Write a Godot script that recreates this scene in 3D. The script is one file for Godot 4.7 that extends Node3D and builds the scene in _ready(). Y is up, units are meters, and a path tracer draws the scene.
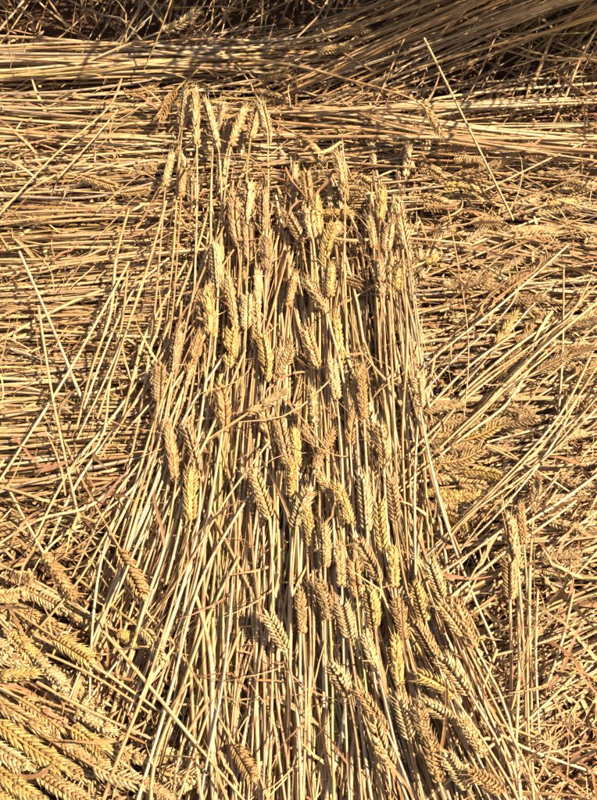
extends Node3D
# A patch of trampled wheat seen from above: combed mats of straw, a swathe of
# ears laid across them, and the edge of the standing crop along the far side.

const EYE := 0.944          # camera height, metres
const DOWN := 64.0          # degrees below the horizon
const FOV := 48.0
const TINTS := [Color(0.65, 0.455, 0.225), Color(0.75, 0.59, 0.36), Color(0.56, 0.36, 0.17), Color(0.68, 0.505, 0.25), Color(0.45, 0.265, 0.13), Color(0.82, 0.71, 0.50)]
const ORD := ["first", "second", "third", "fourth", "fifth", "sixth", "seventh", "eighth", "ninth", "tenth", "eleventh", "twelfth", "thirteenth", "fourteenth", "fifteenth", "sixteenth", "seventeenth", "eighteenth", "nineteenth", "twentieth"]

var rng := RandomNumberGenerator.new()
var patches := FastNoiseLite.new()
var straw: StandardMaterial3D
var husk: StandardMaterial3D
var blade_mat: StandardMaterial3D
var soil_mat: StandardMaterial3D
var ears: Array = []        # ear meshes, one per variant
var used := {}
var under                    # Shape that gathers the straw nobody could count
var under_leaf
var spare_ears: Array = []   # [Transform3D, Color, variant]
var pending: Array = []      # ears waiting for a label that tells them apart
const BARE := [[18, 492, 22], [108, 692, 30], [136, 658, 22], [155, 730, 20], [455, 572, 18], [490, 612, 18], [562, 738, 28], [578, 706, 14], [545, 775, 16], [445, 385, 14], [95, 590, 16], [345, 222, 12], [245, 700, 8], [110, 560, 14], [318, 94, 16], [372, 92, 18], [570, 116, 14]]


class Shape:
	var v := PackedVector3Array()
	var n := PackedVector3Array()
	var c := PackedColorArray()
	var t := PackedVector2Array()
	var i := PackedInt32Array()

	func tube(p: PackedVector3Array, r: PackedFloat32Array, col: PackedColorArray, sides: int, flat := 1.0, seed_u := 0.0) -> void:
		var side := Vector3.ZERO
		var along := 0.0
		for k in p.size():
			var d: Vector3 = (p[mini(k + 1, p.size() - 1)] - p[maxi(k - 1, 0)]).normalized()
			if k == 0:
				side = d.cross(Vector3.UP)
				if side.length() < 0.05:
					side = d.cross(Vector3.RIGHT)
			side = (side - d * side.dot(d)).normalized()
			var up := side.cross(d)
			if k > 0:
				along += p[k].distance_to(p[k - 1])
			var first := v.size()
			for s in sides + 1:
				var a := TAU * s / sides
				var o := side * cos(a) + up * sin(a) * flat
				v.append(p[k] + o * r[k]); n.append(o.normalized()); c.append(col[k])
				t.append(Vector2(seed_u + float(s) / sides, seed_u * 3.7 + along * 6.0))
			if k > 0:
				var last := first - sides - 1
				for s in sides:
					i.append_array([last + s, last + s + 1, first + s, last + s + 1, first + s + 1, first + s])
		for e in [0, p.size() - 1]:                       # close both ends
			var d2: Vector3 = (p[0] - p[1]).normalized() if e == 0 else (p[e] - p[e - 1]).normalized()
			var m := v.size()
			v.append(p[e]); n.append(d2); c.append(col[e] * Color(0.7, 0.62, 0.5)); t.append(Vector2(seed_u, 0))
			var ring: int = (m - 1 - sides) if e > 0 else m - p.size() * (sides + 1)
			for s in sides:
				i.append_array([m, ring + s + 1, ring + s] if e == 0 else [m, ring + s, ring + s + 1])

	func blade(p: PackedVector3Array, w: PackedFloat32Array, col: PackedColorArray, face: Vector3, twist: float, fold := 0.25) -> void:
		for k in p.size():
			var d: Vector3 = (p[mini(k + 1, p.size() - 1)] - p[maxi(k - 1, 0)]).normalized()
			var side := d.cross(face).normalized().rotated(d, twist * k / p.size())
			var up := side.cross(d)
			for s in [-1, 0, 1]:
				v.append(p[k] + side * w[k] * s + up * w[k] * fold * absf(s))
				n.append((up - side * s * 0.35).normalized()); c.append(col[k])
				t.append(Vector2(0.5 + 0.4 * s, k * 0.17))
			if k > 0:
				var b := v.size() - 3
				for s in 2:
					i.append_array([b - 3 + s, b + s, b - 2 + s, b - 2 + s, b + s, b + s + 1])

	func grain(at: Vector3, d: Vector3, side: Vector3, length: float, wide: float, thick: float, col: Color, tip: Color) -> void:
		var up := side.cross(d).normalized()
		var prof := [[0.0, 0.35], [0.2, 0.85], [0.45, 1.0], [0.7, 0.72], [0.88, 0.32], [1.0, 0.05]]
		var sides := 7
		for k in prof.size():
			var f: float = prof[k][0]
			var first := v.size()
			for s in sides:
				var a := TAU * s / sides
				var ridge := 1.0 + 0.14 * cos(a * 3.0)
				var o := side * cos(a) * wide * ridge + up * sin(a) * thick * ridge
				v.append(at + d * f * length + o * prof[k][1])
				n.append((side * cos(a) / wide + up * sin(a) / thick + d * (f - 0.4) * 1.2 / wide).normalized())
				c.append(col.lerp(tip, smoothstep(0.72, 0.95, f)))
				t.append(Vector2(float(s) / sides, f))
			if k > 0:
				for s in sides:
					var z := (s + 1) % sides
					i.append_array([first - sides + s, first - sides + z, first + s, first - sides + z, first + z, first + s])

	func commit(m: Material) -> ArrayMesh:
		var a := []
		a.resize(Mesh.ARRAY_MAX)
		a[Mesh.ARRAY_VERTEX] = v; a[Mesh.ARRAY_NORMAL] = n; a[Mesh.ARRAY_COLOR] = c; a[Mesh.ARRAY_TEX_UV] = t; a[Mesh.ARRAY_INDEX] = i
		var mesh := ArrayMesh.new()
		mesh.add_surface_from_arrays(Mesh.PRIMITIVE_TRIANGLES, a)
		mesh.surface_set_material(0, m)
		return mesh


func rr(a: float, b: float) -> float:
	return rng.randf_range(a, b)


# The point at height h on the line of sight through (x, y) of a 597 by 800 frame: places on the field are read off the photograph.
func at(x: float, y: float, h := 0.0) -> Vector3:
	var s := tan(deg_to_rad(FOV / 2))
	var d := Vector3((x - 298.5) / 400.0 * s, (400.0 - y) / 400.0 * s, -1).rotated(Vector3.RIGHT, -deg_to_rad(DOWN))
	return Vector3(0, EYE, 0) + d * ((h - EYE) / d.y)


func numbered(called: String) -> String:
	var k: int = used.get(called, 0)
	used[called] = k + 1
	return called if k == 0 else "%s_%03d" % [called, k]


func thing(called: String, label: String, category: String, where: Vector3, group := "") -> Node3D:
	var o := Node3D.new()
	o.name = numbered(called)
	add_child(o)
	o.position = where
	o.set_meta("label", label)
	o.set_meta("category", category)
	if group:
		o.set_meta("group", group)
	return o


func part(called: String, mesh: Mesh, parent: Node3D) -> MeshInstance3D:
	var o := MeshInstance3D.new()
	o.name = called
	o.mesh = mesh
	parent.add_child(o, true)
	return o


# ---------------------------------------------------------------- materials
func streaks() -> ImageTexture:
	# dry stem fibre: fine lengthwise streaks, mottling, a few grey mould specks
	var w := 128
	var h := 512
	var im := Image.create(w, h, false, Image.FORMAT_RGB8)
	var a := FastNoiseLite.new(); a.seed = 5; a.frequency = 0.11
	var b := FastNoiseLite.new(); b.seed = 9; b.frequency = 0.02
	var d := FastNoiseLite.new(); d.seed = 21; d.frequency = 0.07
	for y in h:
		for x in w:
			var s := 0.86 + 0.13 * a.get_noise_2d(x * 2.2, y * 0.09) + 0.16 * b.get_noise_2d(x * 1.5, y * 1.3)
			var k := d.get_noise_2d(x * 1.1, y * 0.55)
			var col := Color(s, s * (0.985 - 0.05 * maxf(k, 0.0)), s * (0.96 - 0.16 * maxf(k, 0.0)))
			if k > 0.46:
				col = col.lerp(Color(0.52, 0.40, 0.30), clampf((k - 0.46) * 5.0, 0.0, 0.6))
			im.set_pixel(x, y, col)
	im.generate_mipmaps()
	return ImageTexture.create_from_image(im)


func fibre_bump() -> ImageTexture:
	var im := Image.create(128, 128, false, Image.FORMAT_RGB8)
	var a := FastNoiseLite.new(); a.seed = 3; a.frequency = 0.16
	for y in 128:
		for x in 128:
			var s := 0.5 + 0.5 * a.get_noise_2d(x * 2.0, y * 0.12)
			im.set_pixel(x, y, Color(s, s, s))
	im.bump_map_to_normal_map(2.0)
	im.generate_mipmaps()
	return ImageTexture.create_from_image(im)


func make_materials() -> void:
	var st := streaks()
	var bump := fibre_bump()
	straw = StandardMaterial3D.new()
	straw.vertex_color_use_as_albedo = true
	straw.albedo_texture = st
	straw.roughness = 0.42
	straw.metallic_specular = 0.55
	straw.normal_enabled = true
	straw.normal_texture = bump
	straw.normal_scale = 0.5
	straw.backlight_enabled = true
	straw.backlight = Color(0.22, 0.13, 0.05)
	husk = StandardMaterial3D.new()
	husk.vertex_color_use_as_albedo = true
	husk.albedo_texture = st
	husk.roughness = 0.5
	husk.metallic_specular = 0.5
	husk.normal_enabled = true
	husk.normal_texture = bump
	husk.normal_scale = 0.8
	husk.backlight_enabled = true
	husk.backlight = Color(0.26, 0.17, 0.07)
	blade_mat = StandardMaterial3D.new()
	blade_mat.vertex_color_use_as_albedo = true
	blade_mat.albedo_texture = st
	blade_mat.roughness = 0.6
	blade_mat.cull_mode = BaseMaterial3D.CULL_DISABLED
	blade_mat.backlight_enabled = true
	blade_mat.backlight = Color(0.16, 0.10, 0.05)
	soil_mat = StandardMaterial3D.new()
	soil_mat.roughness = 0.95
	var nz := FastNoiseLite.new(); nz.seed = 14; nz.frequency = 0.012; nz.fractal_octaves = 5
	var im := Image.create(512, 512, false, Image.FORMAT_RGB8)
	for y in 512:
		for x in 512:
			var k := 0.5 + 0.5 * nz.get_noise_2d(x, y)
			im.set_pixel(x, y, Color(0.22, 0.14, 0.085).lerp(Color(0.37, 0.25, 0.165), k))
	im.generate_mipmaps()
	soil_mat.albedo_texture = ImageTexture.create_from_image(im)
	soil_mat.uv1_triplanar = true
	soil_mat.uv1_world_triplanar = true
	soil_mat.uv1_scale = Vector3(3, 3, 3)


# ---------------------------------------------------------------- straw
func spline(pts: Array) -> PackedVector3Array:
	var out := PackedVector3Array()
	for k in pts.size() - 1:
		var a: Vector3 = pts[maxi(k - 1, 0)]
		var b: Vector3 = pts[k]
		var c: Vector3 = pts[k + 1]
		var d: Vector3 = pts[mini(k + 2, pts.size() - 1)]
		for j in 8:
			out.append(b.cubic_interpolate(c, a, d, j / 8.0))
	out.append(pts[pts.size() - 1])
	return out


func walk(line: PackedVector3Array, cum: PackedFloat32Array, s: float) -> Vector3:
	for k in range(1, line.size()):
		if cum[k] >= s or k == line.size() - 1:
			var l := cum[k] - cum[k - 1]
			return line[k - 1].lerp(line[k], clampf((s - cum[k - 1]) / maxf(l, 1e-6), 0, 1))
	return line[0]


func measure(line: PackedVector3Array) -> PackedFloat32Array:
	var cum := PackedFloat32Array([0.0])
	for k in range(1, line.size()):
		cum.append(cum[k - 1] + line[k].distance_to(line[k - 1]))
	return cum


# One stem from foot to tip. Joints are swollen, darker rings; the sheath (drawn into `sheath` when given) wraps the stem above a joint.
func culm(into, pts: Array, r0: float, r1: float, tint: Color, sides: int, step: float, sheath = null) -> void:
	var line := spline(pts)
	var cum := measure(line)
	var total := cum[cum.size() - 1]
	var stops: Array = []
	var s := 0.0
	while s < total - step * 0.4:
		stops.append([s, 1.0, 0.0]); s += step
	stops.append([total, 1.0, 0.0])
	var joint := rr(0.03, 0.16)
	var wraps: Array = []
	while joint < total - 0.03:
		if sides >= 5:
			stops.append([joint - 0.004, 1.0, 0.0]); stops.append([joint - 0.0015, 1.3, 0.75]); stops.append([joint + 0.0015, 1.3, 0.75]); stops.append([joint + 0.004, 1.02, 0.0])
		wraps.append(joint + 0.004)
		joint += rr(0.11, 0.2)
	stops.sort_custom(func(a, b): return a[0] < b[0])
	var p := PackedVector3Array(); var r := PackedFloat32Array(); var col := PackedColorArray()
	var blotch := rr(0, 50)
	var worn := tint.lerp(Color(0.36, 0.22, 0.11), rr(0.2, 0.65))
	for e in stops:
		var f: float = e[0] / total
		p.append(walk(line, cum, e[0]))
		r.append(lerpf(r0, r1, f) * e[1])
		var k := clampf(patches.get_noise_2d(blotch + e[0] * 160.0, blotch * 7.0) * 2.0, 0.0, 1.0)
		col.append(tint.lerp(worn, k).lerp(Color(0.26, 0.15, 0.07), e[2]))
	into.tube(p, r, col, sides, rr(0.72, 1.0), rr(0, 1))
	if sheath != null and wraps.size():
		var j: float = wraps[rng.randi() % wraps.size()]
		var l := minf(rr(0.07, 0.13), total - j - 0.005)
		var q := PackedVector3Array(); var qr := PackedFloat32Array(); var qc := PackedColorArray()
		var scol := tint.lerp(TINTS[5], 0.4) if rng.randf() < 0.6 else tint.lerp(Color(0.50, 0.30, 0.15), 0.45)
		for k in 7:
			var f := k / 6.0
			q.append(walk(line, cum, j + l * f))
			qr.append(lerpf(r0, r1, (j + l * f) / total) * (1.12 + 0.2 * f * f))
			qc.append(scol)
		sheath.tube(q, qr, qc, sides, 0.8, rr(0, 1))


# A withered leaf: a narrow ribbon that curls and tapers
func leaf_shape(into, from: Vector3, dir: Vector3, length: float, width: float, col: Color) -> void:
	var p := PackedVector3Array(); var w := PackedFloat32Array(); var c := PackedColorArray()
	var d := dir.normalized()
	var q := from
	var turn := rng.randfn(0.0, 0.07)
	var roll := rr(-0.3, 0.3)
	var kink := rng.randi_range(2, 14)
	for k in 10:
		var f := k / 9.0
		p.append(q)
		w.append(width * (0.35 + 0.65 * sin(minf(f * 2.6 + 0.4, PI * 0.5))) * (1.0 - pow(f, 2.5)) + 0.0002)
		c.append(col.lerp(col * Color(0.72, 0.6, 0.5), clampf(patches.get_noise_1d(q.x * 900.0 + f * 40.0) * 1.5, 0, 1)))
		d = d.rotated(Vector3.UP, turn + rng.randfn(0.0, 0.10) + (rr(-1.3, 1.3) if k == kink else 0.0))
		d = d.rotated(d.cross(Vector3.UP).normalized(), roll * (0.5 - f) * 2.0)
		q += d * length / 9.0
		q.y = maxf(q.y, 0.004)
	into.blade(p, w, c, Vector3(rr(-0.5, 0.5), 1, rr(-0.5, 0.5)).normalized(), rr(-2.4, 2.4), rr(0.1, 0.8))


func leaf_tint() -> Color:
	return [Color(0.46, 0.28, 0.13), Color(0.58, 0.39, 0.19), Color(0.38, 0.21, 0.11), Color(0.64, 0.47, 0.24), Color(0.52, 0.34, 0.17), Color(0.68, 0.52, 0.28)][rng.randi() % 6]


func tint() -> Color:
	var a: Color = TINTS[rng.randi() % TINTS.size()]
	var odd := rng.randf()
	if odd < 0.07:
		return Color(0.50, 0.44, 0.34) * rr(0.8, 1.15)      # weathered grey
	if odd < 0.12:
		return Color(0.52, 0.47, 0.19) * rr(0.85, 1.1)      # still a little green
	return a.lerp(TINTS[rng.randi() % 4], rr(0.1, 0.8)) * rr(0.88, 1.08)


# ---------------------------------------------------------------- ears
# An ear 70 mm long along +Y: two rows of spikelets, each of two glumes and three florets with short beaks
func make_ear(k: int) -> Mesh:
	var sh := Shape.new()
	var g := RandomNumberGenerator.new()
	g.seed = 100 + k
	var count := 19 + (k * 7) % 5
	var gap := 0.058 / count
	var bend := [0.0, 2.2, -2.6, 4.6, -0.9, 3.2, -4.8, 0.7, 6.0, -1.5, 1.2, -6.5][k % 12] as float
	var fat := g.randf_range(0.74, 0.93)
	var rp := PackedVector3Array(); var rrad := PackedFloat32Array(); var rc := PackedColorArray()
	for j in 8:
		rp.append(Vector3(0, j * 0.0085, 0)); rrad.append(0.0013); rc.append(Color(0.62, 0.45, 0.2))
	sh.tube(rp, rrad, rc, 5)
	for j in count + 1:
		var f := float(j) / count
		var s := -1.0 if j % 2 else 1.0
		var y := 0.001 + j * gap
		var size := (0.66 + 0.34 * sin(clampf(f * 1.3 + 0.25, 0, 1) * PI * 0.5)) * (1.0 - 0.25 * smoothstep(0.75, 1.0, f)) * g.randf_range(0.92, 1.08) * fat
		if j == count:
			s = 0.0
		elif g.randf() < 0.05:                              # a spikelet lost
			continue
		var root := Vector3(s * 0.0012, y, 0)
		for q in 5:
			var z: float = [-1.0, 1.0, -0.55, 0.55, 0.0][q]
			var glume := q < 2
			var len: float = (0.0088 if glume else 0.0112) * size * g.randf_range(0.86, 1.12)
			var d := Vector3(s * (0.34 if glume else (0.44 if q < 4 else 0.32)) + g.randf_range(-0.13, 0.13), 1.0, z * (0.42 if glume else 0.44) + g.randf_range(-0.14, 0.14)).normalized()
			var side := d.cross(Vector3(s * 0.9 + 0.02, 0.1, z * 0.8 + 0.01)).normalized()
			var base := root + Vector3(s * (0.0006 if glume else 0.0014), 0.0 if glume else 0.0016 + (0.0018 if q == 4 else 0.0), z * 0.0016)
			var col := Color(0.67, 0.49, 0.25).lerp(Color(0.79, 0.645, 0.39), g.randf()) * g.randf_range(0.8, 1.08)
			if g.randf() < 0.16:
				col = col.lerp(Color(0.42, 0.27, 0.13), 0.6)
			elif g.randf() < 0.1:
				col = Color(0.80, 0.70, 0.48)
			sh.grain(base, d, side, len * (1.05 if glume else 1.0), (0.0025 if glume else 0.0022) * size, 0.0015 * size, col, col.lerp(Color(0.80, 0.66, 0.36), 0.6))
			if not glume:
				var tip := base + d * len * 0.96
				var beak := 0.0028 + 0.009 * smoothstep(0.7, 1.0, f) * g.randf()
				var e := (d + Vector3(0, 0.5, 0)).normalized()
				sh.tube(PackedVector3Array([tip, tip + e * beak]), PackedFloat32Array([0.0004, 0.0001]), PackedColorArray([Color(0.75, 0.6, 0.32), Color(0.8, 0.68, 0.4)]), 3)
	for m in sh.v.size():                                  # the whole ear nods a little
		var p := sh.v[m]
		var a := bend * p.y
		sh.v[m] = Vector3(p.x, 0, p.z).rotated(Vector3(0, 0, 1), -a) + (Vector3(0, p.y, 0) if absf(bend) < 0.01 else Vector3((1.0 - cos(a)) / bend, sin(a) / bend, 0))
		sh.n[m] = sh.n[m].rotated(Vector3(0, 0, 1), -a)
	return sh.commit(husk)


func ear_frame(b: Vector3, tip: Vector3, fat: float) -> Transform3D:
	var d := tip - b
	var y := d.normalized()
	var x := y.cross(Vector3.UP).normalized().rotated(y, rr(-PI, PI))
	var f := fat * rr(0.94, 1.08)
	return Transform3D(Basis(x * f, y * (d.length() / 0.07), x.cross(y).normalized() * f), b)


var husks: Array = []


# A whole stalk: stem (foot to neck), sheath, ear, sometimes a leaf. `foot` holds the points of the stem below the ear's neck, from the neck down.
func stalk(neck: Vector3, tip: Vector3, below: Array, fat: float, label: String, group: String, kind := -1) -> Node3D:
	var pts: Array = below.duplicate()
	pts.reverse()
	pts.append(neck)
	var origin: Vector3 = pts[0]
	var o := thing("wheat_stalk", label, "wheat stalk", origin, group)
	var local: Array = []
	for p in pts:
		local.append(p - origin)
	local.append(neck - origin + (tip - neck).normalized() * 0.004)
	var sh := Shape.new()
	var wrap := Shape.new()
	var c := tint()
	culm(sh, local, rr(0.0015, 0.0021), rr(0.0009, 0.0012), c, 7, 0.022, wrap)
	part("stem", sh.commit(straw), o)
	if wrap.v.size():
		part("leaf_sheath", wrap.commit(straw), o)
	var e := part("ear", ears[rng.randi() % ears.size()], o)
	e.transform = ear_frame(neck - origin, tip - origin, fat)
	e.set_surface_override_material(0, husks[kind if kind >= 0 else rng.randi() % husks.size()])
	if rng.randf() < 0.4 and local.size() > 2:
		var lf := Shape.new()
		var k := local.size() / 2
		var d: Vector3 = (local[k] - local[k - 1]).normalized().rotated(Vector3.UP, rr(-0.6, 0.6))
		leaf_shape(lf, (local[k] as Vector3) + Vector3(0, origin.y * 0 + 0.003, 0), d + Vector3(0, 0.08, 0), rr(0.05, 0.11), rr(0.0008, 0.0018), leaf_tint())
		part("leaf", lf.commit(blade_mat), o)
	return o


func straw_thing(pts: Array, r: float, label: String, group: String, col = null) -> Node3D:
	var origin: Vector3 = pts[0]
	var o := thing("straw_stem", label, "straw", origin, group)
	var local: Array = []
	for p in pts:
		local.append(p - origin)
	var sh := Shape.new()
	var wrap := Shape.new()
	culm(sh, local, r, r * rr(0.7, 0.9), tint() if col == null else col, 7, 0.022, wrap)
	part("stem", sh.commit(straw), o)
	if wrap.v.size():
		part("leaf_sheath", wrap.commit(straw), o)
	return o


# ---------------------------------------------------------------- how the straw lies
func fan(x: float, y: float) -> float:
	# sideways run of the central swathe per pixel downwards
	var k := clampf((x - 330.0) * 0.0034, 0.0, 0.5)
	if x < 200.0:
		k = -0.36
	elif x < 300.0:
		k = -0.28 * (300.0 - x) / 100.0 * (1.0 - 0.7 * smoothstep(470.0, 600.0, y))
	return k * clampf((y - 180.0) / 300.0, 0.12, 1.0)


func lie(x: float, y: float, dx: float, dy: float, length: float, h: float, wobble: float) -> Array:
	# a stem of this length (metres) centred over a place and running along a direction read from the photograph
	var c := at(x, y, h)
	var d := (at(x + dx, y + dy, h) - c).normalized()
	var side := Vector3(-d.z, 0, d.x)
	var n := 5
	var out: Array = []
	var bow := rr(-1, 1) * wobble * 2.0
	var tilt := rr(-0.012, 0.012)
	for k in n:
		var f := float(k) / (n - 1) - 0.5
		var p := c + d * length * f + side * (bow * (f * f * 4.0 - 0.5) + rr(-1, 1) * wobble)
		p.y = maxf(h + tilt * f + rr(-0.003, 0.003), 0.003)
		out.append(p)
	if rng.randf() < 0.24:                                # snapped over: the last stretch swings aside
		var a: Vector3 = out[n - 2]
		var b: Vector3 = out[n - 1]
		out[n - 1] = a + (b - a).rotated(Vector3.UP, rr(-0.6, 0.6)) * rr(0.5, 1.0)
	return out


func photo_of(p: Vector3) -> Vector2:
	var q := (p - Vector3(0, EYE, 0)).rotated(Vector3.RIGHT, deg_to_rad(DOWN))
	var s := tan(deg_to_rad(FOV / 2))
	return Vector2(298.5 + q.x / -q.z / s * 400.0, 400.0 - q.y / -q.z / s * 400.0)


func over_bare(pts: Array) -> bool:
	for k in pts.size() - 1:
		for j in 4:
			var q := photo_of((pts[k] as Vector3).lerp(pts[k + 1], j / 4.0))
			for b in BARE:
				if Vector2(b[0], b[1]).distance_to(q) < b[2]:
					return true
	return false


func under_straw(pts: Array) -> void:
	var fine := rng.randf() < 0.42
	var r := rr(0.0006, 0.0012) if fine else rr(0.0012, 0.002)
	culm(under, pts, r, r * rr(0.65, 0.9), tint(), 4 if fine else 5, 0.045)


func mats() -> void:
	# left mat and its continuation under the swathe: stems run sideways
	for k in 1150:
		var y := rr(95, 545)
		var x := rr(-190, 420 if y < 420 else 150)
		var lo := smoothstep(440, 540, y)
		var a := deg_to_rad(rng.randfn(lerpf(-2.0, -14.0, lo) + 3.0 * smoothstep(200, 90, y), 3.0 if rng.randf() < 0.88 else 16.0))
		var pts := lie(x, y, cos(a), sin(a), rr(0.3, 0.62), rr(0.003, 0.036), 0.004)
		if patches.get_noise_2d(x * 0.05, y * 1.6) < -0.32 or over_bare(pts) and rng.randf() < 0.85:
			continue
		under_straw(pts)
	# right mat
	for k in 1350:
		var y := rr(125, 880)
		var x := rr(390, 800)
		var deg := 5.0 if y < 250 else lerpf(5.0, -7.0, smoothstep(250, 330, y))
		deg = lerpf(deg, -24.0, smoothstep(480, 620, y))
		var a := deg_to_rad(rng.randfn(deg, 4.5 if rng.randf() < 0.8 else 20.0))
		var pts := lie(x, y, cos(a), sin(a), rr(0.2, 0.55), rr(0.003, 0.036), 0.007)
		if patches.get_noise_2d(x * 0.05 + 300, y * 1.5) < -0.3 or over_bare(pts) and rng.randf() < 0.9:
			continue
		under_straw(pts)
	# the central swathe
	for k in 1600:
		var y := rr(300, 900)
		var x := rr(lerpf(185, 205, smoothstep(450, 650, y)), lerpf(425, 520, smoothstep(450, 800, y)))
		var s := fan(x, y) + rng.randfn(0, 0.08 if rng.randf() < 0.8 else 0.3)
		var pts := lie(x, y, s, 1.0, rr(0.25, 0.5), rr(0.02, 0.056), 0.005)
		if patches.get_noise_2d(x * 1.8, y * 0.06) < -0.34 or over_bare(pts) and rng.randf() < 0.9:
			continue
		under_straw(pts)
	# thin slanting stems over bare soil beside the swathe
	for k in 48:
		var x := rr(100, 215)
		var y := rr(540, 800)
		var pts := lie(x, y, -0.42 + rng.randfn(0, 0.08), 1.0, rr(0.14, 0.3), rr(0.006, 0.035), 0.004)
		under_straw(pts)
	# lower left pile
	for k in 170:
		var x := rr(-140, 90)
		var y := rr(570, 880)
		var a := deg_to_rad(rng.randfn(26.0, 6.0))
		var pts := lie(x, y, cos(a), sin(a), rr(0.15, 0.32), rr(0.003, 0.03), 0.004)
		if over_bare(pts):
			continue
		under_straw(pts)
	# beyond the frame below
	for k in 150:
		var x := rr(-150, 750)
		var s := fan(x, 800) + rng.randfn(0, 0.1)
		under_straw(lie(x, rr(880, 1000), s, 1.0, rr(0.12, 0.2), rr(0.005, 0.04), 0.004))


# The rank of stems along the far side, and the crop that still stands behind it
func far_side() -> void:
	# band lying level along the left half, fanning out to the right
	for k in 230:
		var own := k % 4 == 0
		var h := rr(0.045, 0.062) if own else rr(0.008, 0.045)
		var pts: Array
		var where: String
		var pick := rng.randf()
		if pick < 0.47:
			var y0 := 66.0 + clampf(rng.randfn(0.0, 1.0), -1.7, 2.2) * 11.0
			var y1 := y0 - rr(0, 22)
			var lift := rng.randfn(0.0, 10.0 if rng.randf() < 0.7 else 32.0)
			pts = [at(rr(-260, -60), y0 + rr(-10, 14) + lift, h), at(60, y0 + rr(-5, 5) + lift * 0.4, h + 0.008), at(200, lerpf(y0, y1, 0.5) + rr(-4, 4) - lift * 0.25, h + rr(0, 0.014)), at(rr(230, 345), y1 + rr(-6, 6) - lift * 0.5, h)]
			where = "lying level in far band, left half"
		elif pick < 0.78:
			var y0 := rr(38, 126)
			var x0 := rr(210, 420)
			var slope := rr(0.28, 0.52)
			pts = [at(x0, y0, h * 0.6)]
			for j in 4:
				pts.append(at(x0 + (j + 1) * 100, y0 - slope * (j + 1) * 100 + rr(-3, 3), h * 0.6 + (0.03 + 0.02 * j) * (j + 1) * rr(0.6, 1.0)))
			where = "rising from far band to back right corner"
		else:
			var y0 := rr(104, 148)
			var y2 := rr(70, 108) if rng.randf() < 0.5 else rr(118, 165)
			pts = [at(rr(270, 400) - 40, y0 - rr(0, 10), h * 0.7), at(390, lerpf(y0, y2, 0.3) - 3, h + 0.012), at(500, lerpf(y0, y2, 0.66) + rr(-2, 2), h + 0.014), at(rr(610, 760), y2, h)]
			where = "lying level in far band, right half"
		if over_bare(pts) and rng.randf() < 0.6:
			continue
		if own:
			var r := rr(0.0013, 0.0023)
			var c := tint()
			straw_thing(pts, r, "%s stem %s" % [look(r, c), where], "straw band along the far side", c)
		else:
			under_straw(pts)
	for k in 200:                                         # broken stems slanting through the shade behind the band
		var x := rr(-140, 760)
		var y := rr(-90, 46) if x < 330 else rr(-90, 118)
		var a := deg_to_rad(rr(-75, -25) if rng.randf() < 0.72 else rr(20, 70))
		var pts := lie(x, y, cos(a), sin(a), rr(0.15, 0.45), 0.01, 0.008)
		var lift := rr(0.0, 0.12)
		for j in pts.size():
			pts[j] = (pts[j] as Vector3) + Vector3(0, lift * j / 4.0 + rr(0, 0.01), 0)
		under_straw(pts)
	# leaning and standing stalks
	var crop := Shape.new()
	for k in 1500:
		var own := k < 120
		var x := rr(-1.1, 1.5)
		var z: float = rr(-1.26, -1.035) if own else (rr(-1.2, -1.05) if k < 420 else rr(-1.75, -1.12))
		if k >= 1050:
			x = rr(0.66, 1.4); z = rr(-1.4, -0.9)
		if own:
			x = rr(-0.8, 0.62)
		var right := smoothstep(-0.15, 0.2, x)
		if x > 0.12 and x < 0.66 and z > -1.2:
			z += 0.07
		var l := rr(0.55, 0.72)
		var lean := lerpf(rr(-0.55, 0.8), rr(0.4, 0.92), right)
		var back := rr(-0.3, 0.1) if own else rr(-0.25, 0.3)
		var y := sqrt(maxf(1.0 - lean * lean - back * back, 0.08))
		var foot := Vector3(x, 0.001, z)
		var pts: Array = [foot, foot + Vector3(lean * 0.85, y * 1.1, back * 0.7) * l * 0.33 + Vector3(rr(-0.01, 0.01), 0, 0), foot + Vector3(lean * 0.95, y * 1.06, back) * l * 0.66, foot + Vector3(lean, y * 0.94, back) * l]
		var r := rr(0.0014, 0.0023)
		var c := tint()
		if own:
			var o := straw_thing(pts, r, "%s standing stalk %s" % [look(r, c), "leaning right over the dark gap" if right > 0.5 else ("leaning left in back left shade" if lean < 0.0 else "leaning right in back left shade")], "stalks still standing along the far side", c)
			o.name = numbered("standing_stalk")
			o.set_meta("category", "standing stalk")
		else:
			culm(crop, pts, r, 0.0012, c, 5, 0.06)
			var t: Vector3 = pts[3]
			spare_ears.append([ear_frame(t, t + Vector3(lean, y * 0.6, back).normalized() * 0.07, 1.0), Color(0.95, 0.93, 0.9) * rr(0.8, 1.05), rng.randi() % 12])
	var m := MeshInstance3D.new()
	m.name = "standing_crop"
	m.mesh = crop.commit(straw)
	m.set_meta("kind", "stuff")
	m.set_meta("label", "standing wheat stems massed in shade behind the far edge")
	m.set_meta("category", "wheat crop")
	add_child(m)
	var blades := Shape.new()
	for k in 3000:                                        # the leaves of the standing crop
		var p := Vector3(rr(-0.9, 1.4), rr(0.38, 0.66), rr(-1.6, -1.0))
		if k % 5 < 2:
			p = Vector3(rr(0.1, 1.2), rr(0.4, 0.66), rr(-1.3, -0.93))
		leaf_shape(blades, p, Vector3(rr(-1, 1), rr(-0.8, 0.5), rr(-1, 1)), rr(0.12, 0.24), rr(0.002, 0.0045), leaf_tint())
	var fl := part("leaves", blades.commit(blade_mat), m)
	fl.set_meta("kind", "stuff")
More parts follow.
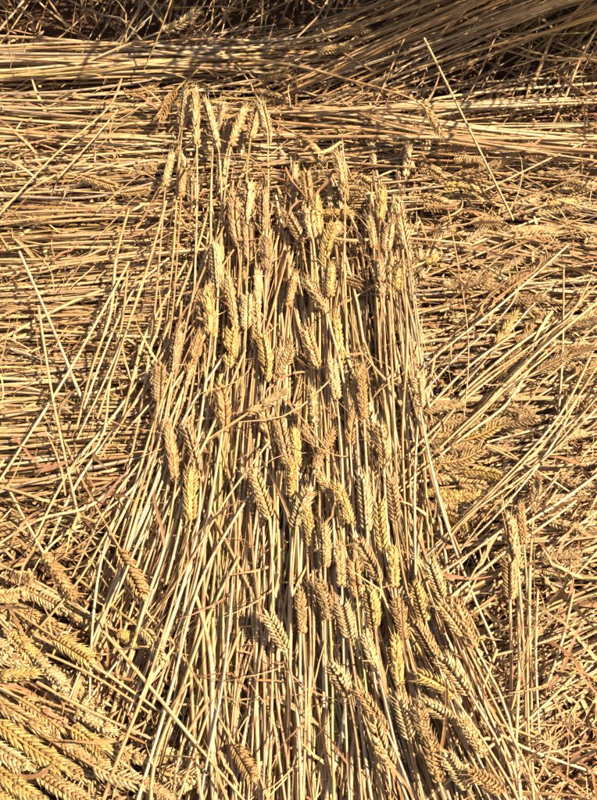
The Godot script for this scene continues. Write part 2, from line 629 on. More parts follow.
	for k in 260:
		var x := rr(-0.8, 0.9)
		leaf_shape(under_leaf, Vector3(x, rr(0.02, 0.2), rr(-1.4, -0.98)), Vector3(rr(-1, 1), rr(-0.3, 0.8), rr(-0.5, 0.5)), rr(0.08, 0.2), rr(0.0008, 0.0025), leaf_tint())


# How a single stem looks: thickness and tone, for its label
func look(r: float, c: Color) -> String:
	var tone := "pale" if c.g > 0.46 else ("brown" if c.g < 0.37 else "golden")
	return ("thin " if r < 0.0016 else ("thick " if r > 0.002 else "")) + tone


# Top layer of each mat: single stems
func mat_straw() -> void:
	var rows := ["top", "upper part", "middle", "lower part", "bottom"]
	for k in 84:
		var y := rr(100, 525)
		var x := rr(-130, 90)
		var lo := smoothstep(440, 540, y)
		var a := deg_to_rad(rng.randfn(lerpf(-1.5, -14.0, lo) + 3.0 * smoothstep(200, 90, y), 3.5 if rng.randf() < 0.8 else 14.0))
		var r := rr(0.0013, 0.0023)
		var c := tint()
		straw_thing(lie(x, y, cos(a), sin(a), rr(0.34, 0.6), rr(0.036, 0.05), 0.005), r, "%s straw sideways in %s of left mat" % [look(r, c), rows[clampi(int((y - 100) / 85), 0, 4)]], "sideways straw of the left mat", c)
	for k in 66:
		var y := rr(135, 690)
		var x := rr(440, 660)
		var deg := lerpf(lerpf(5.0, -8.0, smoothstep(250, 330, y)), -24.0, smoothstep(480, 620, y))
		var a := deg_to_rad(rng.randfn(deg, 6.0 if rng.randf() < 0.75 else 18.0))
		var pts := lie(x, y, cos(a), sin(a), rr(0.2, 0.45), rr(0.036, 0.05), 0.006)
		if over_bare(pts):
			continue
		var r := rr(0.0012, 0.0022)
		var c := tint()
		straw_thing(pts, r, "%s straw sideways in %s of right mat" % [look(r, c), rows[clampi(int((y - 135) / 111), 0, 4)]], "sideways straw of the right mat", c)
	for k in 58:
		var y := rr(560, 860)
		var x := rr(165, 420)
		var s := fan(x, y) + rng.randfn(0, 0.1)
		var pts := lie(x, y, s, 1.0, rr(0.25, 0.45), rr(0.05, 0.064), 0.007)
		var r := rr(0.0011, 0.0021)
		var c := tint()
		straw_thing(pts, r, "%s straw along %s of lower swathe" % [look(r, c), ["left flank", "left centre", "right centre", "right flank"][clampi(int((x - 165) / 64), 0, 3)]], "lengthwise straw of the central swathe", c)
	for k in 30:
		var y := rr(640, 840)
		var x := rr(410, 520)
		var pts := lie(x, y, 0.5 + rng.randfn(0, 0.1), 1.0, rr(0.2, 0.35), rr(0.04, 0.06), 0.004)
		if over_bare(pts):
			continue
		var r := rr(0.0012, 0.0021)
		var c := tint().lerp(Color(0.48, 0.29, 0.13), 0.35)
		straw_thing(pts, r, "%s straw fanning out at lower right corner" % look(r, c), "straw fanning to the lower right", c)


# Straws that cross the rest and stand out: each with its own label
func crossing_straw() -> void:
	var list := [
		[[[19, 252, .075], [50, 322, .072], [82, 402, .06]], .0024, "bleached straw slanting down across the left mat, upper end highest of the pair"],
		[[[36, 308, .072], [52, 400, .07], [78, 525, .055]], .002, "bleached straw standing almost upright across the left mat"],
		[[[130, 262, .075], [100, 316, .074], [60, 385, .065], [-10, 500, .05]], .0021, "long pale straw slanting from the swathe down to the left edge"],
		[[[168, 200, .08], [140, 290, .08], [112, 360, .074], [78, 440, .06]], .0019, "pale straw curving down beside the left flank of the ears"],
		[[[160, 230, .078], [128, 330, .08], [96, 420, .066]], .0018, "thin tan straw parallel to the pale curving one, left of the ears"],
		[[[-20, 232, .07], [50, 160, .08], [108, 108, .085], [122, 78, .09]], .0022, "straw slanting up from the left edge to the far band"],
		[[[60, 175, .07], [95, 140, .08], [118, 108, .085]], .0016, "short brown straw lying beside the slanting one near the far band"],
		[[[174, -12, .16], [160, 28, .13], [143, 70, .08]], .0015, "thin straw hanging down across the far band"],
		[[[426, 38, .16], [462, 120, .11], [514, 222, .06]], .0021, "long straight straw slanting down from the dark gap at back right"],
		[[[640, 118, .06], [560, 155, .065], [476, 193, .055]], .0017, "straw slanting from right edge across the upper right ears"],
		[[[566, 246, .06], [500, 303, .068], [440, 352, .066], [408, 382, .05]], .0018, "long thin straw running diagonally down to the swathe's right side"],
		[[[620, 285, .065], [540, 352, .068], [470, 422, .06], [420, 462, .05]], .0023, "thick straw running diagonally above the ear cluster on the right"],
		[[[515, 335, .06], [470, 368, .062], [420, 412, .05]], .0021, "short pale straw beside the ears in the right mat"],
		[[[560, 345, .06], [480, 408, .064], [415, 470, .055]], .0019, "pale straw crossing the ear cluster on the right"],
		[[[610, 330, .07], [560, 420, .072], [500, 485, .07], [424, 560, .05]], .0023, "topmost straw of the diagonal bundle below the right ear cluster"],
		[[[600, 352, .07], [552, 430, .07], [495, 498, .066], [432, 566, .045]], .0021, "second straw of the diagonal bundle below the right ear cluster"],
		[[[590, 380, .066], [545, 442, .068], [490, 508, .064], [440, 570, .045]], .0022, "third straw of the diagonal bundle below the right ear cluster"],
		[[[615, 362, .064], [540, 456, .066], [488, 520, .06], [428, 590, .04]], .0019, "fourth straw of the diagonal bundle below the right ear cluster"],
		[[[570, 420, .07], [525, 470, .07], [470, 528, .064], [420, 575, .045]], .0022, "lowest straw of the diagonal bundle below the right ear cluster"],
		[[[486, 444, .066], [530, 468, .066], [570, 491, .06]], .0016, "thin straw crossing the diagonal bundle the other way"],
		[[[445, 200, .05], [470, 330, .066], [466, 420, .06]], .0012, "fine upright straw in the middle of the right mat"],
		[[[562, 268, .055], [563, 350, .062], [560, 420, .05]], .0015, "upright brownish straw near the right edge"],
		[[[104, 632, .06], [150, 690, .066], [200, 745, .066], [248, 806, .06]], .0023, "long straw slanting down from the ear pile to the bottom edge"],
		[[[34, 634, .06], [80, 660, .064], [120, 685, .06], [158, 712, .05]], .0022, "upper pale straw spanning the dark soil beside the ear pile"],
		[[[48, 652, .06], [95, 678, .062], [150, 712, .054]], .0019, "lower pale straw of the pair spanning the dark soil"],
		[[[158, 712, .05], [172, 704, .056], [196, 703, .05]], .0017, "bent straw piece at the end of the pale pair"],
		[[[36, 680, .058], [92, 710, .062], [168, 748, .052]], .0022, "pale straw along the upper edge of the lower left ear heap"],
		[[[499, 736, .07], [462, 768, .075], [418, 806, .07]], .0023, "bright straw in the foreground slanting to the bottom edge"],
		[[[497, 650, .06], [476, 700, .07], [450, 752, .064]], .0022, "straw slanting steeply over the lower right ears"],
		[[[494, 654, .06], [530, 645, .06], [600, 622, .045]], .0018, "brown straw bent off to the right edge below the right mat"],
		[[[478, 722, .066], [530, 748, .066], [612, 778, .05]], .0022, "pale straw reaching right over bare soil"],
		[[[486, 722, .062], [540, 742, .06], [566, 758, .05]], .0018, "short pale straw lying against the one over bare soil"],
		[[[580, 668, .045], [546, 700, .06], [506, 736, .06]], .002, "pale straw slanting up to the right above bare soil"],
		[[[576, 590, .04], [560, 640, .056], [546, 686, .05]], .0019, "straw slanting through the lower right mat"],
		[[[590, 686, .03], [566, 720, .04], [548, 756, .02]], .0015, "thin straw resting on bare soil at the lower right"],
		[[[604, 712, .03], [575, 740, .036], [540, 772, .02]], .0016, "tan straw resting on bare soil, lower of two"],
		[[[537, 590, .05], [536, 660, .064], [540, 760, .05]], .0017, "upright straw at the right of the small upright bundle"],
		[[[530, 600, .05], [528, 680, .066], [530, 790, .05]], .0018, "straw in the small upright bundle, right half"],
		[[[516, 570, .05], [519, 670, .068], [512, 790, .05]], .0021, "straw in the small upright bundle, left half"],
		[[[180, 300, .07], [176, 360, .075], [150, 440, .07], [112, 560, .05]], .002, "pale straw slanting from the ears toward the lower left"],
		[[[205, 330, .07], [168, 420, .072], [128, 505, .066], [98, 570, .05]], .0022, "straw slanting along the left flank of the swathe"],
		[[[245, 350, .075], [205, 440, .078], [165, 520, .07], [120, 640, .05]], .0021, "long straw crossing from mid swathe to the lower left soil"],
		[[[270, 440, .085], [225, 505, .085], [190, 560, .075], [140, 640, .05]], .0018, "thin straw crossing the middle of the swathe diagonally"],
		[[[330, 382, .09], [290, 412, .094], [240, 420, .085]], .0014, "fine straw bridging the centre of the swathe"],
		[[[284, 396, .092], [306, 420, .094], [330, 452, .085]], .0013, "fine pale straw crossing a sideways ear in the centre"],
		[[[322, 236, .066], [344, 240, .066], [372, 239, .05]], .003, "thick bright straw lying sideways between the two ear clumps"],
		[[[395, 240, .05], [420, 241, .062], [470, 242, .05]], .0025, "bright level straw right of the ear clump"],
		[[[0, 545, .05], [40, 520, .06], [90, 506, .06], [130, 470, .06]], .002, "straw rising to the right above the lower left pile"],
		[[[-10, 560, .05], [50, 590, .058], [110, 626, .05]], .002, "tan straw above the ear pile sloping to the right"],
		[[[90, 540, .05], [130, 590, .06], [170, 640, .05]], .0016, "brown straw slanting over the ear by the dark hollow"],
		[[[368, 545, .08], [380, 580, .085], [374, 640, .075]], .0014, "fine straw among the ears at lower centre"],
		[[[405, 250, .07], [408, 340, .075], [404, 440, .07], [408, 580, .06]], .002, "long upright straw at the right border of the swathe"],
		[[[424, 380, .066], [414, 470, .072], [418, 600, .06]], .0018, "upright straw just outside the swathe's right border"],
		[[[388, 300, .075], [392, 400, .078], [398, 520, .07]], .0019, "upright straw below the right-hand ear clump"],
	]
	for k in 24:
		var x := rr(105, 205)
		var y := rr(280, 560)
		var r := rr(0.0009, 0.0018)
		var c := tint()
		straw_thing(lie(x, y, rr(-0.7, -0.15), 1.0, rr(0.18, 0.34), rr(0.052, 0.068), 0.006), r, "%s loose straw leaning over the %s left flank" % [look(r, c), "upper" if y < 420 else "lower"], "straw leaning over the left flank", c)
	for k in 22:
		var x := rr(440, 600)
		var y := rr(300, 560)
		var r := rr(0.0009, 0.0018)
		var c := tint()
		straw_thing(lie(x, y, 1.0, rr(-1.25, -0.75), rr(0.16, 0.3), rr(0.05, 0.064), 0.006), r, "%s straw in diagonal tangle %s" % [look(r, c), "beside the right edge" if x > 540 else ("above the ear cluster" if y < 400 else "across the ear cluster")], "diagonal tangle on the right mat", c)
	for e in list:
		var pts: Array = []
		var j := 9.0 if "bundle below" in e[2] else 2.5
		for q in e[0]:
			pts.append(at(q[0] + rr(-j, j), q[1] + rr(-j, j), q[2]))
		straw_thing(pts, e[1] * (0.58 if j > 3.0 else 0.74), e[2], "loose straw crossing the mats", (TINTS[[0, 1, 5, 3, 1, 0][rng.randi() % 6]] as Color).lerp(tint(), 0.5))


# ---------------------------------------------------------------- stalks with ears, as read off the photograph: neck x, y, tip x, y
func swathe_ears() -> void:
	var list := [
		[182, 127, 188, 86], [197, 148, 194, 90], [219, 152, 206, 92], [213, 140, 217, 100], [230, 150, 247, 98], [250, 140, 259, 100], [268, 145, 269, 98],
		[165, 190, 172, 146], [181, 200, 184, 164], [238, 246, 228, 194], [244, 222, 256, 178], [248, 262, 249, 220], [218, 290, 216, 238], [263, 234, 265, 188], [266, 272, 270, 236],
		[309, 202, 306, 168], [303, 245, 289, 206], [313, 240, 304, 206], [320, 236, 314, 192], [325, 264, 322, 220], [287, 310, 298, 268], [325, 308, 302, 277], [331, 300, 330, 260], [342, 364, 335, 310],
		[345, 202, 343, 152], [380, 222, 384, 186], [374, 252, 372, 216], [386, 252, 391, 220], [407, 252, 395, 195], [381, 300, 379, 256], [391, 298, 386, 250], [398, 292, 396, 258],
		[237, 331, 229, 275], [201, 318, 203, 276], [211, 337, 211, 292], [187, 376, 201, 332], [173, 373, 178, 328], [158, 402, 161, 360], [265, 382, 275, 330], [279, 378, 292, 344], [255, 350, 262, 300], [318, 368, 302, 325], [355, 398, 357, 358], [420, 408, 417, 374], [258, 310, 257, 268], [228, 368, 233, 325], [246, 330, 248, 290],
		[272, 452, 262, 404], [289, 468, 278, 412], [314, 470, 336, 430], [270, 520, 254, 466], [297, 466, 295, 425], [317, 450, 301, 424], [333, 498, 317, 470], [316, 428, 307, 390], [350, 446, 349, 396], [292, 500, 289, 458], [296, 528, 301, 486], [307, 536, 304, 488], [353, 528, 339, 482],
		[176, 482, 168, 422], [201, 487, 193, 415], [191, 522, 188, 465], [223, 428, 228, 384], [364, 420, 362, 372], [372, 450, 376, 398], [337, 400, 331, 356], [384, 470, 388, 420],
		[367, 532, 365, 470], [380, 583, 360, 534], [385, 557, 372, 495], [396, 524, 392, 474], [312, 552, 309, 505], [325, 568, 327, 522], [342, 588, 340, 542], [357, 598, 351, 556], [395, 590, 393, 545], [330, 622, 324, 575], [303, 634, 300, 588], [375, 628, 371, 585], [350, 640, 344, 598],
		[287, 652, 266, 606], [378, 672, 364, 632], [400, 688, 395, 632], [406, 640, 396, 596], [438, 660, 415, 616], [470, 694, 441, 652], [464, 640, 441, 596], [476, 648, 452, 598], [455, 698, 421, 664], [389, 734, 356, 682], [411, 740, 401, 692], [429, 748, 417, 700], [455, 726, 431, 690], [485, 756, 460, 716], [505, 794, 466, 764], [395, 768, 362, 724], [440, 784, 424, 738], [444, 600, 427, 558], [426, 622, 412, 580], [350, 700, 338, 658], [468, 790, 446, 748],
		[518, 570, 507, 512], [533, 516, 537, 474], [524, 545, 520, 500], [510, 600, 512, 556],
	]
	for e in list:
		var hb: float = 0.061 + 0.028 * (e[3] - 90.0) / 700.0 + rr(-0.006, 0.006)
		var ht: float = hb + rr(0.002, 0.018)
		if e[0] > 505:
			hb = 0.062; ht = 0.07
		if e[1] < 160:
			ht += 0.012
		var neck := at(e[0], e[1], hb)
		var tip := at(e[2], e[3], ht)
		tip = neck + (tip - neck).limit_length(0.082)
		# the stem follows the ear's own line, then the run of the swathe
		var x: float = e[0]
		var y: float = e[1]
		var run: float = (x - e[2]) / maxf(y - e[3], 10.0)
		var below: Array = []
		var steps := rng.randi_range(4, 7)
		var keep := rr(0.0, 0.06)
		for k in steps:
			var f := float(k + 1) / steps
			run = lerpf(run, (fan(x, y) if x < 500 else 0.02) + keep * rr(-1, 1), 0.65)
			var dy := rr(48, 66)
			x += run * dy + rr(-1.5, 1.5)
			y += dy
			below.append(at(x, y, lerpf(hb, 0.03, f * f) + rr(-0.003, 0.003)))
		pending.append([Vector2(e[2], e[3]), stalk(neck, tip, below, rr(0.95, 1.14), "", "stalks of the central swathe")])
	# labels: rows from the far end of the swathe towards the viewer, counted from the left
	var bands := [160, 225, 290, 350, 400, 460, 520, 580, 640, 900]
	var names := ["topmost row", "second row from the top", "third row from the top", "fourth row from the top", "row above the middle", "middle row", "row below the middle", "third row from the bottom", "second row from the bottom", "bottom row"]
	for b in bands.size():
		var row := pending.filter(func(q): return q[0].y < bands[b] and q[0].y >= (bands[b - 1] if b else -100))
		row.sort_custom(func(p, q): return p[0].x < q[0].x)
		for k in row.size():
			row[k][1].set_meta("label", "stalk with ear %s from left in the %s of upright ears" % ["last" if k == row.size() - 1 else ORD[k], names[b]])
	pending.clear()


func name_rows(list: Array, lead: String, trail: String) -> void:
	list.sort_custom(func(p, q): return p[0].y < q[0].y)
	for k in list.size():
		list[k][1].set_meta("label", "%s, %s from the top %s" % [lead, "last" if k == list.size() - 1 else (ORD[k] if k < 16 else "%dth" % (k + 1)), trail])


func side_ears() -> void:
	# upper right: ears lying sideways, stems coming from the left
	var upper := [[453, 161, 484, 160], [418, 168, 450, 171], [457, 175, 502, 172], [443, 186, 487, 184], [420, 197, 459, 199], [423, 208, 459, 206], [471, 223, 504, 220], [517, 151, 550, 157], [433, 153, 464, 149], [511, 240, 556, 226], [392, 149, 418, 147], [530, 274, 556, 255], [447, 289, 490, 287], [488, 291, 530, 283], [511, 300, 550, 297], [424, 262, 444, 256], [557, 180, 592, 184], [330, 190, 365, 194], [318, 214, 355, 212], [348, 176, 380, 178], [545, 205, 580, 199], [494, 346, 519, 315], [497, 368, 523, 349], [524, 338, 542, 311], [514, 340, 548, 336], [548, 350, 592, 346], [536, 372, 572, 352], [560, 330, 598, 320], [330, 280, 365, 276], [574, 375, 604, 360]]
	for e in upper:
		var h := rr(0.046, 0.058)
		pending.append([Vector2(e[2], e[3]), side_stalk(e, h, rr(0.95, 1.1), "stalks lying in the right mat", -1)])
	name_rows(pending, "stalk with ear lying sideways", "in the upper right mat")
	pending.clear()
	var cluster := [[424, 412, 466, 402], [424, 424, 470, 417], [440, 434, 482, 422], [426, 440, 468, 436], [462, 440, 506, 434], [430, 452, 474, 446], [470, 452, 514, 447], [446, 462, 490, 461], [424, 467, 464, 464], [462, 472, 506, 470], [430, 480, 474, 478], [458, 486, 500, 482], [424, 492, 464, 495], [442, 500, 484, 493], [422, 508, 456, 506], [440, 516, 470, 518], [490, 410, 530, 404], [500, 424, 540, 416], [548, 440, 590, 432], [556, 480, 596, 486], [545, 520, 588, 530], [560, 404, 598, 396], [540, 560, 580, 552]]
	for e in cluster:
		pending.append([Vector2(e[2], e[3]), side_stalk(e, rr(0.044, 0.058), rr(1.0, 1.16), "stalks of the right ear cluster", [0, 3, 0, 4][rng.randi() % 4])])
	name_rows(pending, "stalk with ear packed sideways", "in the cluster right of the swathe")
	pending.clear()
	var heap := [[0, 578, 40, 574], [10, 605, 74, 634], [-20, 618, 36, 612], [56, 638, 97, 662], [10, 632, 42, 662], [-30, 648, 34, 671], [-25, 678, 42, 672], [22, 586, 66, 606], [-10, 596, 30, 600], [-12, 695, 48, 742], [20, 698, 71, 727], [74, 712, 119, 732], [68, 727, 112, 750], [-4, 722, 70, 776], [62, 744, 118, 772], [118, 752, 168, 768], [156, 748, 202, 768], [158, 770, 198, 794], [-20, 762, 42, 800], [94, 766, 152, 800], [36, 772, 86, 806], [118, 632, 142, 645], [34, 655, 70, 690], [-18, 740, 30, 770], [84, 736, 134, 756], [-30, 632, 14, 650], [142, 778, 178, 806], [-14, 786, 30, 812], [60, 784, 110, 815]]
	for e in heap:
		pending.append([Vector2(e[2], e[3]), side_stalk(e, rr(0.046, 0.066), rr(1.14, 1.3), "stalks of the lower left heap", [0, 3, 3, 0, 1][rng.randi() % 5])])
	name_rows(pending, "stalk with plump yellow ear", "in the lower left heap")
	pending.clear()
	# single ears that stand out
	var odd := [
		[[44, 554, 76, 601], 0.066, 1.2, "brownish ear lying across the top of the lower left heap", 2],
		[[120, 549, 148, 600], 0.066, 1.2, "large ear pointing down beside the dark hollow at left", 2],
		[[143, 630, 174, 655], 0.062, 1.12, "bleached pinkish ear alone between the heap and the swathe", 1],
		[[234, 744, 258, 782], 0.07, 1.1, "ear pointing down among the bare stems at the bottom", 2],
		[[246, 414, 290, 391], 0.088, 1.0, "ear lying sideways across the middle of the swathe", 0],
		[[178, 88, 153, 121], 0.07, 1.0, "small ear tilted to the lower left at the swathe's far end", 2],
		[[82, 177, 121, 188], 0.05, 1.0, "ear sloping to the right in the upper left mat", 0],
		[[123, 194, 152, 193], 0.05, 1.0, "level ear close to the swathe in the upper left mat", 0],
		[[133, 168, 161, 168], 0.05, 1.0, "grey ear tucked beside the upper left flank of the swathe", 4],
		[[124, 94, 158, 96], 0.05, 1.0, "ear lying just under the far straw band at left", 0],
		[[162, 31, 204, 19], 0.09, 1.05, "pale ear on a straight level stem over the far band", 1],
		[[335, 34, 372, 29], 0.07, 1.0, "brown ear in the far band near the top middle", 2],
		[[317, 52, 354, 44], 0.066, 1.0, "golden ear in the far band, lower of two", 0],
		[[258, 79, 292, 73], 0.06, 1.0, "grey ear behind the topmost upright ears", 4],
		[[252, 92, 290, 96], 0.056, 1.0, "dim ear directly above the topmost upright ears", 4],
		[[296, 134, 326, 152], 0.06, 1.0, "ear slanting down right of the topmost upright ears", 0],
	]
	for e in odd:
		side_stalk(e[0], e[1], e[2], "", "", e[4]).set_meta("label", e[3])
	# the arched stalk with a drooping ear
	stalk(at(421, 103, 0.13), at(446, 133, 0.10), [at(400, 94, 0.135), at(350, 80, 0.12), at(297, 66, 0.10), at(220, 56, 0.06), at(160, 58, 0.03)], 1.0, "arched stalk with a drooping ear in front of the dark gap", "", 0)


func side_stalk(e: Array, h: float, fat: float, group: String, kind_or = -1, kind := -2) -> Node3D:
	var pick: int = kind if kind > -2 else kind_or
	var neck := at(e[0], e[1], h)
	var tip := at(e[2], e[3], h + rr(-0.004, 0.01))
	var d := neck - tip
	d.y = 0
	d = d.normalized()
	var below: Array = []
	var p := neck
	var l := rr(0.2, 0.34)
	for k in 4:
		d = d.rotated(Vector3.UP, rr(-0.07, 0.07))
		p += d * l / 4.0
		p.y = lerpf(h, 0.02, (k + 1) / 4.0)
		below.append(p)
	return stalk(neck, tip, below, fat, "", group, pick)


# ---------------------------------------------------------------- small matter
func scraps() -> void:
	for k in 520:
		var x := rr(-120, 720)
		var y := rr(90, 860)
		if x < 170 and y > 575 and rng.randf() < 0.8:
			continue
		var p := at(x, y, rr(0.02, 0.062))
		leaf_shape(under_leaf, p, Vector3(rr(-1, 1), rr(-0.15, 0.2), rr(-1, 1)), rr(0.03, 0.1), rr(0.0007, 0.002), leaf_tint())
	for k in 1500:                                        # withered leaves flattened low in the mats
		var p := at(rr(-100, 700), rr(60, 860), rr(0.006, 0.034))
		if over_bare([p, p]) and rng.randf() < 0.85:
			continue
		leaf_shape(under_leaf, p, Vector3(1, 0, 0).rotated(Vector3.UP, rr(0, TAU)), rr(0.05, 0.13), rr(0.001, 0.003), leaf_tint())
	for k in 1700:                                        # fine threads of leaf and awn
		var x := rr(-100, 700)
		var y := rr(60, 860)
		var p := at(x, y, rr(0.025, 0.062))
		if x < 170 and y > 575 and rng.randf() < 0.8:
			continue
		var along := Vector3(1, 0, 0) if x < 180 or x > 430 else Vector3(0.0, 0, 1)
		if over_bare([p, p]) and rng.randf() < 0.8:
			continue
		leaf_shape(under_leaf, p, along.rotated(Vector3.UP, rng.randfn(0.0, 0.7)) + Vector3(0, rr(-0.1, 0.12), 0), rr(0.03, 0.13), rr(0.0003, 0.0008), leaf_tint().lerp(tint(), 0.5))
	for b in BARE:
		for k in 14:
			var p := at(b[0] + rr(-1, 1) * b[2] * 1.3, b[1] + rr(-1, 1) * b[2] * 1.3, rr(0.006, 0.03))
			leaf_shape(under_leaf, p, Vector3(rr(-1, 1), rr(-0.1, 0.3), rr(-1, 1)), rr(0.02, 0.07), rr(0.0007, 0.0018), leaf_tint())
	var m := MeshInstance3D.new()
	m.name = "leaf_litter"
	m.mesh = under_leaf.commit(blade_mat)
	m.set_meta("kind", "stuff")
	m.set_meta("label", "shrivelled brown leaf scraps strewn through the straw")
	m.set_meta("category", "leaf litter")
	add_child(m)
	var sides := ["on the left mat", "on the central swathe", "on the right mat"]
	for k in 96:
		var x := rr(5, 592)
		var y := rr(130, 790)
		var p := at(x, y, rr(0.056, 0.072) if x > 170 and x < 430 else rr(0.046, 0.056))
		var lf := Shape.new()
		var along := Vector3(1, 0, 0) if x < 170 or x > 430 else Vector3(0, 0, 1)
		leaf_shape(lf, Vector3.ZERO, along.rotated(Vector3.UP, rr(-1.3, 1.3)), rr(0.03, 0.08), rr(0.002, 0.003) if k % 12 == 0 else rr(0.0007, 0.0019), [Color(0.46, 0.28, 0.13), Color(0.58, 0.39, 0.19), Color(0.36, 0.20, 0.11), Color(0.66, 0.50, 0.26), Color(0.50, 0.29, 0.18)][k % 5])
		var zone := 0 if x < 170 else (1 if x < 430 else 2)
		var o := MeshInstance3D.new()
		o.name = numbered("dry_leaf")
		o.mesh = lf.commit(blade_mat)
		o.position = p
		o.set_meta("label", "%s leaf scrap %s, %s" % [["brown", "tan", "dark", "straw-coloured", "reddish"][k % 5], sides[zone], ["far side", "midway", "near side"][clampi(int((y - 130) / 220), 0, 2)]])
		o.set_meta("category", "dry leaf")
		o.set_meta("group", "leaf scraps on top of the straw")
		add_child(o)
	# chaff on the soil and in the straw
	var bit := Shape.new()
	bit.grain(Vector3(0, 0, 0), Vector3(0, 0, 1), Vector3(1, 0, 0), 0.011, 0.0018, 0.0007, Color(1, 1, 1), Color(1, 1, 1))
	var mm := MultiMesh.new()
	mm.transform_format = MultiMesh.TRANSFORM_3D
	mm.use_colors = true
	mm.mesh = bit.commit(blade_mat)
	mm.instance_count = 8000
	for k in 8000:
		var low := k < 5500
		var x := rr(-150, 750)
		var y := rr(-30, 900)
		if k < 1300:
			var b: Array = BARE[rng.randi() % BARE.size()]
			x = b[0] + rng.randfn(0, 1) * b[2]; y = b[1] + rng.randfn(0, 1) * b[2]
		var p := at(x, y, rr(0.002, 0.012) if low else rr(0.012, 0.05))
		var bs := Basis.from_euler(Vector3(rr(-0.5, 0.5), rr(0, TAU), rr(-0.8, 0.8))).scaled_local(Vector3(rr(0.5, 1.3), rr(0.6, 1.2), rr(0.4, 1.8)))
		mm.set_instance_transform(k, Transform3D(bs, p))
		mm.set_instance_color(k, leaf_tint().lerp(tint(), rr(0, 0.8)))
	var c := MultiMeshInstance3D.new()
	c.name = "chaff"
	c.multimesh = mm
	c.set_meta("kind", "stuff")
	c.set_meta("label", "chaff and broken husks scattered over the soil")
	c.set_meta("category", "chaff")
	add_child(c)


func buried_ears() -> void:
	# ears half hidden in the mats, too many and too covered to tell apart
	for k in 260:
		var x := rr(190, 440)
		var y := rr(150, 760)
		if rng.randf() < 0.35:
			x = rr(400, 640); y = rr(140, 560)
		var h := rr(0.03, 0.048)
		var d := Vector2(-fan(x, y) + rng.randfn(0, 0.15), -1)
		if x > 430:
			d = Vector2(1, rng.randfn(-0.1, 0.2))
			h = rr(0.025, 0.04)
		var p := at(x, y, h)
		var q := (at(x + d.x * 20, y + d.y * 20, h) - p).normalized()
		spare_ears.append([ear_frame(p, p + q * rr(0.055, 0.07), rr(0.9, 1.1)), Color(1, 1, 1) * rr(0.8, 1.05), rng.randi() % 12])
	for k in 40:
		var p := at(rr(-100, 60), rr(590, 830), rr(0.02, 0.036))
		var q := Vector3(1, 0, 0.5 + rr(-0.2, 0.2)).normalized()
		spare_ears.append([ear_frame(p, p + q * 0.07, 1.15), Color(1, 1, 0.95) * rr(0.85, 1.1), rng.randi() % 12])
	var root := Node3D.new()
	root.name = "buried_ears"
	root.set_meta("kind", "stuff")
	root.set_meta("label", "wheat ears half buried in the straw and standing crop")
	root.set_meta("category", "wheat ears")
	add_child(root)
	for j in 12:
		var mine := spare_ears.filter(func(e): return e[2] == j)
		var mm := MultiMesh.new()
		mm.transform_format = MultiMesh.TRANSFORM_3D
		mm.use_colors = true
		mm.mesh = ears[j]
		mm.instance_count = mine.size()
		for k in mine.size():
			mm.set_instance_transform(k, mine[k][0])
			mm.set_instance_color(k, mine[k][1])
		var c := MultiMeshInstance3D.new()
		c.name = "ear"
		c.multimesh = mm
		root.add_child(c, true)


func soil() -> void:
	# one sheet: clods in the middle, wide open field around
	var marks: Array = []
	for k in 181:
		marks.append(-1.8 + k * 0.02)
	for e in [2.2, 3.0, 5.0, 10.0, 25.0, 60.0]:
		marks.append(e); marks.push_front(-e)
	var nz := FastNoiseLite.new(); nz.seed = 4; nz.frequency = 9.0; nz.fractal_octaves = 4
	var st := SurfaceTool.new()
	st.begin(Mesh.PRIMITIVE_TRIANGLES)
	st.set_smooth_group(0)
	var n := marks.size()
	for j in n:
		for k in n:
			var x: float = marks[k]
			var z: float = marks[j] - 0.6
			st.add_vertex(Vector3(x, -0.004 + (0.010 * nz.get_noise_2d(x, z) if absf(x) < 2.0 and absf(marks[j]) < 2.0 else 0.0), z))
	for j in n - 1:
		for k in n - 1:
			var a := j * n + k
			for q in [a, a + 1, a + n, a + 1, a + n + 1, a + n]:
				st.add_index(q)
	st.generate_normals()
	var o := MeshInstance3D.new()
	o.name = "ground"
	o.mesh = st.commit()
	o.mesh.surface_set_material(0, soil_mat)
	o.set_meta("kind", "structure")
	o.set_meta("label", "dark crumbly soil under the straw")
	o.set_meta("category", "soil")
	add_child(o)


# Things that ended up with the same words are told apart by their order across the photograph
func tell_apart() -> void:
	var same := {}
	for o in get_children():
		if o.has_meta("group") and o.has_meta("label"):
			var l: String = o.get_meta("label")
			if not same.has(l):
				same[l] = []
			var body: MeshInstance3D = o if o is MeshInstance3D else o.get_child(0)
			same[l].append([photo_of(o.position + body.mesh.get_aabb().get_center()), o])
	var counts := ["", "", "two", "three", "four", "five", "six", "seven", "eight", "nine", "ten", "eleven", "twelve", "thirteen", "fourteen", "fifteen", "sixteen", "seventeen", "eighteen", "nineteen", "twenty"]
	for l in same:
		var row: Array = same[l]
		if row.size() < 2 or row.size() > 20:
			continue
		var down: bool = "sideways" in l or "level" in l or "rising" in l
		if down:
			row.sort_custom(func(a, b): return a[0].y < b[0].y)
		else:
			row.sort_custom(func(a, b): return a[0].x < b[0].x)
		for k in row.size():
			row[k][1].set_meta("label", "%s, %s of %s from %s" % [l, ORD[k], counts[row.size()], "top" if down else "left"])


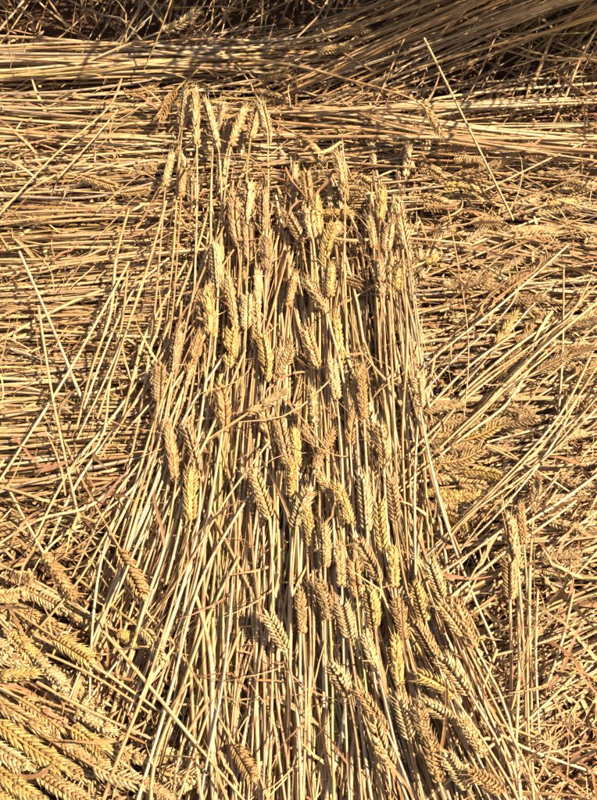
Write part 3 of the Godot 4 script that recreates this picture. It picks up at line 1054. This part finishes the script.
func _ready() -> void:
	# camera, sky, sun, exposure
	var cam := Camera3D.new()
	cam.name = "camera"
	cam.fov = FOV
	cam.near = 0.02
	cam.far = 200.0
	cam.position = Vector3(0, EYE, 0)
	cam.rotation_degrees = Vector3(-DOWN, 0, 0)
	add_child(cam)
	cam.current = true
	var sky_mat := ProceduralSkyMaterial.new()
	sky_mat.sky_top_color = Color(0.46, 0.50, 0.58)
	sky_mat.sky_horizon_color = Color(0.84, 0.80, 0.72)
	sky_mat.ground_bottom_color = Color(0.35, 0.28, 0.18)
	sky_mat.ground_horizon_color = Color(0.6, 0.58, 0.5)
	sky_mat.sun_angle_max = 0.0
	var sky := Sky.new()
	sky.sky_material = sky_mat
	var env := Environment.new()
	env.background_mode = Environment.BG_SKY
	env.sky = sky
	env.background_energy_multiplier = 0.68
	env.tonemap_mode = Environment.TONE_MAPPER_LINEAR
	env.tonemap_exposure = 2.5
	env.sdfgi_enabled = true
	env.ssao_enabled = true
	env.ssil_enabled = true
	var we := WorldEnvironment.new()
	we.name = "environment"
	we.environment = env
	add_child(we)
	var sun := DirectionalLight3D.new()
	sun.name = "sun"
	sun.light_energy = 1.6
	sun.light_color = Color(1.0, 0.895, 0.765)
	sun.light_angular_distance = 0.5
	sun.shadow_enabled = true
	add_child(sun)
	sun.look_at_from_position(Vector3(0.70, 1.0, 0.06), Vector3.ZERO)

	rng.seed = 20240
	patches.seed = 77
	patches.frequency = 0.03
	make_materials()
	for k in 12:
		ears.append(make_ear(k))
	for c in [Color(0.96, 0.93, 0.88), Color(1.0, 1.0, 1.0), Color(0.90, 0.84, 0.76), Color(0.98, 0.96, 0.82), Color(0.86, 0.83, 0.80)]:
		var m: StandardMaterial3D = husk.duplicate()
		m.albedo_color = Color(minf(c.r, 1), minf(c.g, 1), minf(c.b, 1))
		husks.append(m)
	under = Shape.new()
	under_leaf = Shape.new()
	soil()
	mats()
	far_side()
	mat_straw()
	swathe_ears()
	side_ears()
	crossing_straw()
	buried_ears()
	var u := MeshInstance3D.new()
	u.name = "flattened_straw"
	u.mesh = under.commit(straw)
	u.set_meta("kind", "stuff")
	u.set_meta("label", "flattened straw massed beneath the loose stems and ears")
	u.set_meta("category", "straw mat")
	add_child(u)
	scraps()
	tell_apart()
